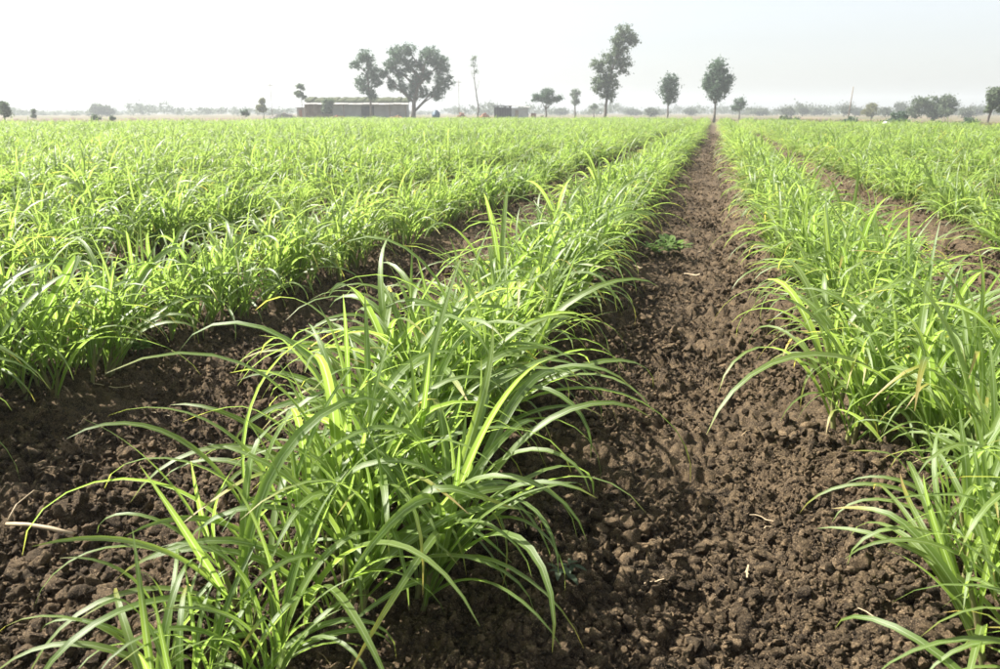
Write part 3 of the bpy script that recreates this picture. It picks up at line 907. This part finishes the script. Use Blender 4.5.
for pu in (307, 316, 345, 371, 390, 406):
    g = Geo(); xx = w(pu); g.tube([(xx, -1.35, -.1), (xx + rnd.uniform(-.05, .05), -1.35, 2.23)], [.08, .07], 6); g.build('post', M_wood, b)
g = Geo(); g.box(w(297), w(305.5), .3, 2.8, 0, 1.75); an = g.build('annex', M_stone, b)
g = Geo(); g.box(w(296), w(305.8), .1, 3.0, 1.76, 1.86); g.build('annex_roof', M_sheet, an)
g = Geo(); g.box(w(299), w(302), .24, .297, 0, 1.5); g.build('annex_door', M_brick, an)
tag(b, 'long low whitewashed farm building with thatch-topped sheet roof and dark doorway', 'building')


def brick_heap(u, D, wid, h, label, seed, n=40, mat=None, nm='brick_heap', piece='brick', cat='brick heap'):
    mat = mat or M_brick
    o = frame_at(nm, u, D)
    r = random.Random(seed)
    g = Geo(); g.box(-.115, .115, -.055, .055, -.035, .035)
    me = None
    for k in range(n):
        f = r.random() ** 1.3
        x = r.uniform(-1, 1) * wid * .5; z = f * h * max(.2, 1 - abs(x) / (wid * .55)); y = r.uniform(-.5, .5) * (1 - f * .5)
        if me is None:
            c = g.build(piece, mat, o); me = c.data
        else: c = link(piece, me, o)
        c.scale = (2.2, 2.2, 2.4); c.location = (x, y, z + .06); c.rotation_euler = (r.gauss(0, .25), r.gauss(0, .25), r.uniform(0, 3.1))
    g = Geo()
    m = 10
    g.add([(wid * .48 * math.cos(q * 6.283 / m), .45 * math.sin(q * 6.283 / m), -.05) for q in range(m)] + [(wid * .2 * math.cos(q * 6.283 / m), .2 * math.sin(q * 6.283 / m), h * .75) for q in range(m)],
          [(q, (q + 1) % m, m + (q + 1) % m, m + q) for q in range(m)])
    g.add([(wid * .2 * math.cos(q * 6.283 / m), .2 * math.sin(q * 6.283 / m), h * .75) for q in range(m)], [tuple(range(m))])
    g.build('rubble_core', mat, o)
    tag(o, label, cat)


brick_heap(396, 116, 3.4, .75, 'low heap of red bricks before the right end of the farm building', 1)
brick_heap(338, 115.5, 2.6, .9, 'heap of red bricks beside the bush in front of the farm building', 2, 34)
brick_heap(485, 124, 2.2, 1.15, 'pinkish brick heap between the bare tree and the small shed', 3, 34)
brick_heap(462, 128, 1.7, 1.1, 'small pale brick heap left of the bare tree', 4, 24)

brick_heap(283, 113, 5.0, 1.25, 'long grey stone heap left of the farm building', 6, 60, M_stone, 'stone_heap', 'stone', 'stone heap')
brick_heap(356, 115, 2.4, .6, 'low grey stone heap before the farm building doorway', 7, 24, M_stone, 'stone_heap', 'stone', 'stone heap')
brick_heap(541, 120, 1.6, .7, 'small stone heap at the foot of the flat-topped tree', 8, 20, M_stone, 'stone_heap', 'stone', 'stone heap')
# small shed
D = 123
s = frame_at('small_shed', 514, D, -.06)
w = lambda pu: (pu - 514) * D / 812.0
n = 7
for k in range(n):
    x0 = w(494) + (w(511.5) - w(494)) * k / n; x1 = w(494) + (w(511.5) - w(494)) * (k + 1) / n - .02
    g = Geo(); g.box(x0, x1, 0, .05, 0, 1.95 + rnd.uniform(-.08, .08)); g.build('dark_board', M_dark, s)  # near-black upright panels fill the left half of the front
g = Geo(); g.box(w(511.6), w(528), -.1, .12, 0, 1.75); g.build('wall', M_whitewash, s)
g = Geo(); g.box(w(494), w(494) + .1, .052, 3, 0, 1.9); g.build('side_wall', M_dark, s)
g = Geo(); g.box(w(528) - .15, w(528), .122, 3, 0, 1.7); g.build('side_wall', M_whitewash, s)
g = Geo(); g.box(w(494) + .11, w(528) - .16, 2.85, 3, 0, 1.8); g.build('back_wall', M_stone, s)
for (p0, p1, z0, z1) in [(493, 503, 2.02, 2.05), (503.2, 511, 2.0, 1.9), (508, 520, 2.12, 2.0), (520.2, 530, 2.0, 1.8)]:
    g = Geo(); x0, x1 = w(p0), w(p1)
    g.add([(x0, -.4, z0), (x1, -.4, z1), (x1, 3.2, z1 + .15), (x0, 3.2, z0 + .15), (x0, -.4, z0 + .05), (x1, -.4, z1 + .05), (x1, 3.2, z1 + .2), (x0, 3.2, z0 + .2)],
          [(3, 2, 1, 0), (4, 5, 6, 7), (0, 1, 5, 4), (1, 2, 6, 5), (2, 3, 7, 6), (3, 0, 4, 7)])
    g.build('roof_sheet', M_sheet if p0 > 505 else M_dark, s)
g = Geo(); g.box(w(515), w(518.5), -.16, -.104, 0, 1.5); g.build('door', M_wood, s)
g = Geo(); g.box(w(531), w(536), .2, 1.2, 0, 1.0); g.build('brick_lean_to', M_brick, s)
g = Geo(); g.box(w(530.6), w(536.4), .1, 1.3, 1.003, 1.06); g.build('lean_to_roof', M_sheet, s)
tag(s, 'small shed, dark-fronted on the left and whitewashed on the right', 'shed')

# blue water tank
x0, y0 = place(436, 121)
t = empty('water_tank', (x0, y0, 0), 0)
g = Geo(); g.tube([(0, 0, 0), (0, 0, .12), (0, 0, .13), (0, 0, .5), (0, 0, .53), (0, 0, .9), (0, 0, .93), (0, 0, 1.15), (0, 0, 1.35), (0, 0, 1.4)], [.58, .58, .56, .56, .6, .6, .56, .54, .3, .25], 18)
g.build('barrel', M_tank, t, True)
g = Geo(); g.tube([(0, 0, 1.4), (0, 0, 1.48)], [.27, .25], 14); g.build('lid', M_tank, t)
g = Geo(); g.tube([(.55, 0, .12), (.75, 0, .12), (.78, 0, 0)], [.03, .03, .03], 6); g.build('outlet_pipe', M_wood, t)
tag(t, 'dark blue barrel-shaped water tank right of the great tree', 'water tank')


def pole(u, D, vtop, label, lean=0.0, arms=True, rad=.05):
    x, y = place(u, D)
    o = empty('utility_pole', (x, y, -.1), YAW)
    h = (112 + 1.2 * 843 / D - vtop) * D / 843
    g = Geo(); g.tube([(0, 0, 0), (lean * .5, 0, h * .5), (lean, 0, h)], [rad * 1.2, rad, rad * .8], 8); g.build('shaft', M_wood, o, True)
    if arms:
        g = Geo(); g.box(lean - .45, lean + .45, -rad - .03, -rad + .02, h - .35, h - .28); a = g.build('crossarm', M_wood, o)
        for q in (-.38, .38):
            g = Geo(); g.tube([(lean + q, -rad, h - .28), (lean + q, -rad, h - .2), (lean + q, -rad, h - .14)], [.025, .04, .02], 7); g.build('insulator', M_sack, a)
    tag(o, label, 'pole')


pole(272, 140, 83, 'thin utility pole left of the farm building', 0)
pole(459, 140, 80, 'thin utility pole between the great tree and the bare tree', 0)
pole(849, 110, 86, 'thin pale pole leaning right above the hazy trees', .25, False, .07)

# white sack lying at the right field edge
x0, y0 = place(888, 54)
g = Geo(); g.tube([(-.42, 0, .22), (-.36, 0, .24), (-.15, .02, .28), (.12, 0, .27), (.34, -.02, .23), (.40, 0, .22)], [.03, .19, .27, .28, .2, .05], 12)
sk = empty('white_sack', (x0, y0, .25), YAW)
sk.scale = (.62, .62, .62)
g.build('sack_body', M_sack, sk, True)
g = Geo(); g.tube([(.39, 0, .22), (.46, 0, .23), (.52, 0, .27)], [.05, .035, .09], 8); g.build('tied_neck', M_sack, sk, True)
tag(sk, 'white sack lying at the field edge left of the dark bush', 'sack')

# low raised grey-brown strip beyond the crop on the left
r = np.random.default_rng(4)
us = np.linspace(-60, 262, 120)
V, F = [], []
for i, u in enumerate(us):
    Dd = 78 + 6 * math.sin(u * .011); h = .55 + .25 * vnoise(np.array([u * .13]), np.array([.5]), 1)[0] + r.uniform(-.05, .05)
    for d, z in ((-1.3, -.05), (-.5, h * .7), (0, h), (.6, h * .75), (1.4, -.05)):
        x, y = place(u, Dd + d); V.append((x, y, z + r.uniform(-.04, .04) * (z > 0)))
for i in range(len(us) - 1):
    for j in range(4): F.append((i * 5 + j, (i + 1) * 5 + j, (i + 1) * 5 + j + 1, i * 5 + j + 1))
M_strip = simple_mat('low_strip', (0.13, 0.105, 0.085), (0.22, 0.175, 0.135), 1.5, .95, .1, bump=.6, bdist=.05)
bk = link('low_strip', mesh_from('low_strip', V, F, mats=[M_strip], smooth=True))
tag(bk, 'low raised grey-brown strip behind the crop on the left', kind='structure')


# ------------------------------------------------------------------ small things on the soil
def px_ground(u, v):
    r_, up, f = u - 500, 334.5 - v, 780.0
    d = (r_, f * math.cos(PITCH) + up * math.sin(PITCH), -f * math.sin(PITCH) + up * math.cos(PITCH))
    d = (CY * d[0] - SY * d[1], SY * d[0] + CY * d[1], d[2])
    t = -CAM_H / d[2]
    return d[0] * t, d[1] * t


def gh(x, y): return float(ground_full(np.array([x]), np.array([y]))[0])


# bent dry stalk at lower left
a = px_ground(10, 541); c = px_ground(76, 548); e = px_ground(46, 508)
st = empty('dry_cane_stalk', (a[0], a[1], gh(*a) + .03))
g = Geo()
P = [(0, 0, 0), ((c[0] - a[0]) * .33, (c[1] - a[1]) * .33, .004), ((c[0] - a[0]) * .66, (c[1] - a[1]) * .66, .0), (c[0] - a[0], c[1] - a[1], -.012)]
g.tube(P, [.0055, .0062, .0064, .0058], 8); g.build('stalk', M_straw, st, True)
g = Geo(); g.tube([(0, 0, .002), ((e[0] - a[0]) * .3, (e[1] - a[1]) * .3, .03), ((e[0] - a[0]) * .7, (e[1] - a[1]) * .75, .03), (e[0] - a[0], e[1] - a[1], -.0)], [.003, .0022, .0018, .001], 6)
g.build('dry_leaf', M_straw, st, True)
tag(st, 'pale dry cane stalk bent back on itself on the soil at lower left', 'dry stalk')


def straw(u, v, L, az, label, width=.004, group='bits of straw on the path'):
    x, y = px_ground(u, v)
    o = empty('straw', (x, y, gh(x, y) + .012), az)
    r = random.Random(int(u * 7 + v))
    n = 7; V = []; F = []
    for i in range(n):
        t = i / (n - 1) - .5
        p = (t * L, .12 * L * (t * t * 4 - .5) * r.choice((-1, 1)) * .3 + r.uniform(-.003, .003), .03 * L * math.sin(i * 1.3) + r.uniform(0, .004))
        ww = width * (1 - abs(t) * 1.1) + .0006
        V += [(p[0], p[1] - ww, p[2]), (p[0], p[1], p[2] + ww * .5), (p[0], p[1] + ww, p[2])]
    for i in range(n - 1):
        F += [(i * 3, (i + 1) * 3, (i + 1) * 3 + 1, i * 3 + 1), (i * 3 + 1, (i + 1) * 3 + 1, (i + 1) * 3 + 2, i * 3 + 2)]
    link('blade', mesh_from('blade', V, F, mats=[M_straw]), o)
    tag(o, label, 'straw', group)


for u, v, L, az, lb, wd in [
        (766, 521, .10, -.3, 'small forked bit of straw in the middle of the near path', .002),
        (772, 524, .07, .8, 'short straw crossing the forked bit of straw on the near path', .0016),
        (747, 580, .06, 1.4, 'short upright pale straw low on the near path', .003),
        (745, 339, .20, .4, 'pale curled dry leaf on the path beside the right row', .014),
        (640, 271, .22, -.6, 'pale dry leaf lying on the path beyond the small weed', .014),
        (692, 278, .16, .2, 'pale dry leaf lying right of the small weed on the path', .012),
        (655, 590, .07, .6, 'thin straw splinter near the dark weed on the path', .0015),
        (872, 608, .05, -.2, 'pale straw chip under the near right row', .004),
        (880, 660, .14, -.7, 'long thin straw at the foot of the right row', .0018),
        (110, 402, .22, .1, 'dry straw lying along the foot of the second left row', .004),
        (60, 478, .09, .2, 'yellow leaf scrap near the bent dry stalk', .004),
        (160, 420, .12, -.2, 'thin straw on the soil between the two left rows', .002),
        (705, 250, .2, .9, 'dry straw on the far part of the path', .006)]:
    straw(u, v, L, az, lb, wd)


# countless splinters of dead leaf, one mass
r = np.random.default_rng(31)
n = 230
q = np.exp(r.uniform(math.log(1.3), math.log(9), n)); a = r.uniform(-.62, .62, n) + view
X, Y = q * np.cos(a), q * np.sin(a); Z = ground_full(X, Y) + .006
L = r.uniform(.012, .07, n); w_ = r.uniform(.0005, .0016, n); b_ = r.uniform(0, 6.28, n); dz = r.uniform(-.12, .25, n)
dx_, dy_ = np.cos(b_), np.sin(b_)
P = [np.stack([X + sx * dx_ * L * .5 - sy * dy_ * w_, Y + sx * dy_ * L * .5 + sy * dx_ * w_, Z + sx * dz * L * .5 + (.15 * L if sx == 0 else 0)], 1) for sx, sy in ((-1, -1), (-1, 1), (0, -1), (0, 1), (1, -1), (1, 1))]
V = np.stack(P, 1).reshape(-1, 3); i6 = np.arange(n)[:, None] * 6
lit = link('straw_litter', mesh_from('straw_litter', V, np.concatenate([i6 + np.array([[0, 1, 3, 2]]), i6 + np.array([[2, 3, 5, 4]])]), mats=[M_litter], smooth=False))
tag(lit, 'tiny splinters of dead leaf strewn over the soil', 'litter', kind='stuff')


def weed(u, v, n, R, label, mat, seed, up=.5):
    x, y = px_ground(u, v)
    o = empty('weed', (x, y, gh(x, y) + .005))
    r = np.random.default_rng(seed)
    for k in range(n):
        a = r.uniform(0, 6.28); L = R * r.uniform(.5, 1); w = L * r.uniform(.24, .36)
        t = np.linspace(0, 1, 6); el = r.uniform(.15, up)
        c = np.stack([t * L * math.cos(el), 0 * t, t * L * math.sin(el) + .02 - .5 * L * t ** 2 * .6], 1)
        hw = w * np.sin(np.clip(t * .93 + .05, 0, 1) * math.pi) ** .8 * .5
        hw[:2] *= (.2, .6)
        V = np.stack([c + np.stack([0 * t, hw, hw * .25], 1), c, c + np.stack([0 * t, -hw, hw * .25], 1)], 1).reshape(-1, 3)
        F = [q for i in range(5) for q in ((i * 3, i * 3 + 1, i * 3 + 4, i * 3 + 3), (i * 3 + 1, i * 3 + 2, i * 3 + 5, i * 3 + 4))]
        l = link('leaf', mesh_from('leaf', V, F, attrs={'tone': np.full(len(V), r.random())}, mats=[mat]), o)
        l.rotation_euler = (0, 0, a); l.location = (r.normal(0, R * .25), r.normal(0, R * .25), r.uniform(0, R * .3))
    g = Geo(); g.tube([(0, 0, -.01), (.004, 0, R * .3), (0, .004, R * .55)], [.003, .0022, .0014], 6); g.build('stem', mat, o, True)
    tag(o, label, 'weed')


M_weed_dark = foliage_mat('weed_leaf_greyish', (0.05, 0.075, 0.04), (0.10, 0.13, 0.075))
weed(566, 605, 12, .055, 'small dull grey-green weed on the shaded near path', M_weed_dark, 1, .4)
weed(672, 258, 46, .19, 'light green leafy weed patch in the middle of the path', M_weed, 2, 1.0)
weed(655, 262, 26, .14, 'smaller weed tuft just left of the weed patch on the path', M_weed, 5, 1.0)
weed(140, 372, 30, .10, 'low feathery weed at the foot of the second left row', M_weed, 3, .9)
weed(905, 590, 14, .05, 'small pale weed under the near right row', M_weed_dark, 4, .6)

# ------------------------------------------------------------------ haze
hz = Geo(); hz.box(-960, 960, -960, 960, -1.2, 17.0)
m, nt, out = new_mat('haze')
pv = N(nt, 'ShaderNodeVolumePrincipled')
pv.inputs['Color'].default_value = (0.82, 0.87, 0.90, 1)
pv.inputs['Density'].default_value = 0.0014
pv.inputs['Anisotropy'].default_value = 0.2
nt.links.new(pv.outputs[0], out.inputs['Volume'])
hzo = hz.build('haze', m)
tag(hzo, 'pale dusty haze hanging over the whole field', 'haze', kind='stuff')
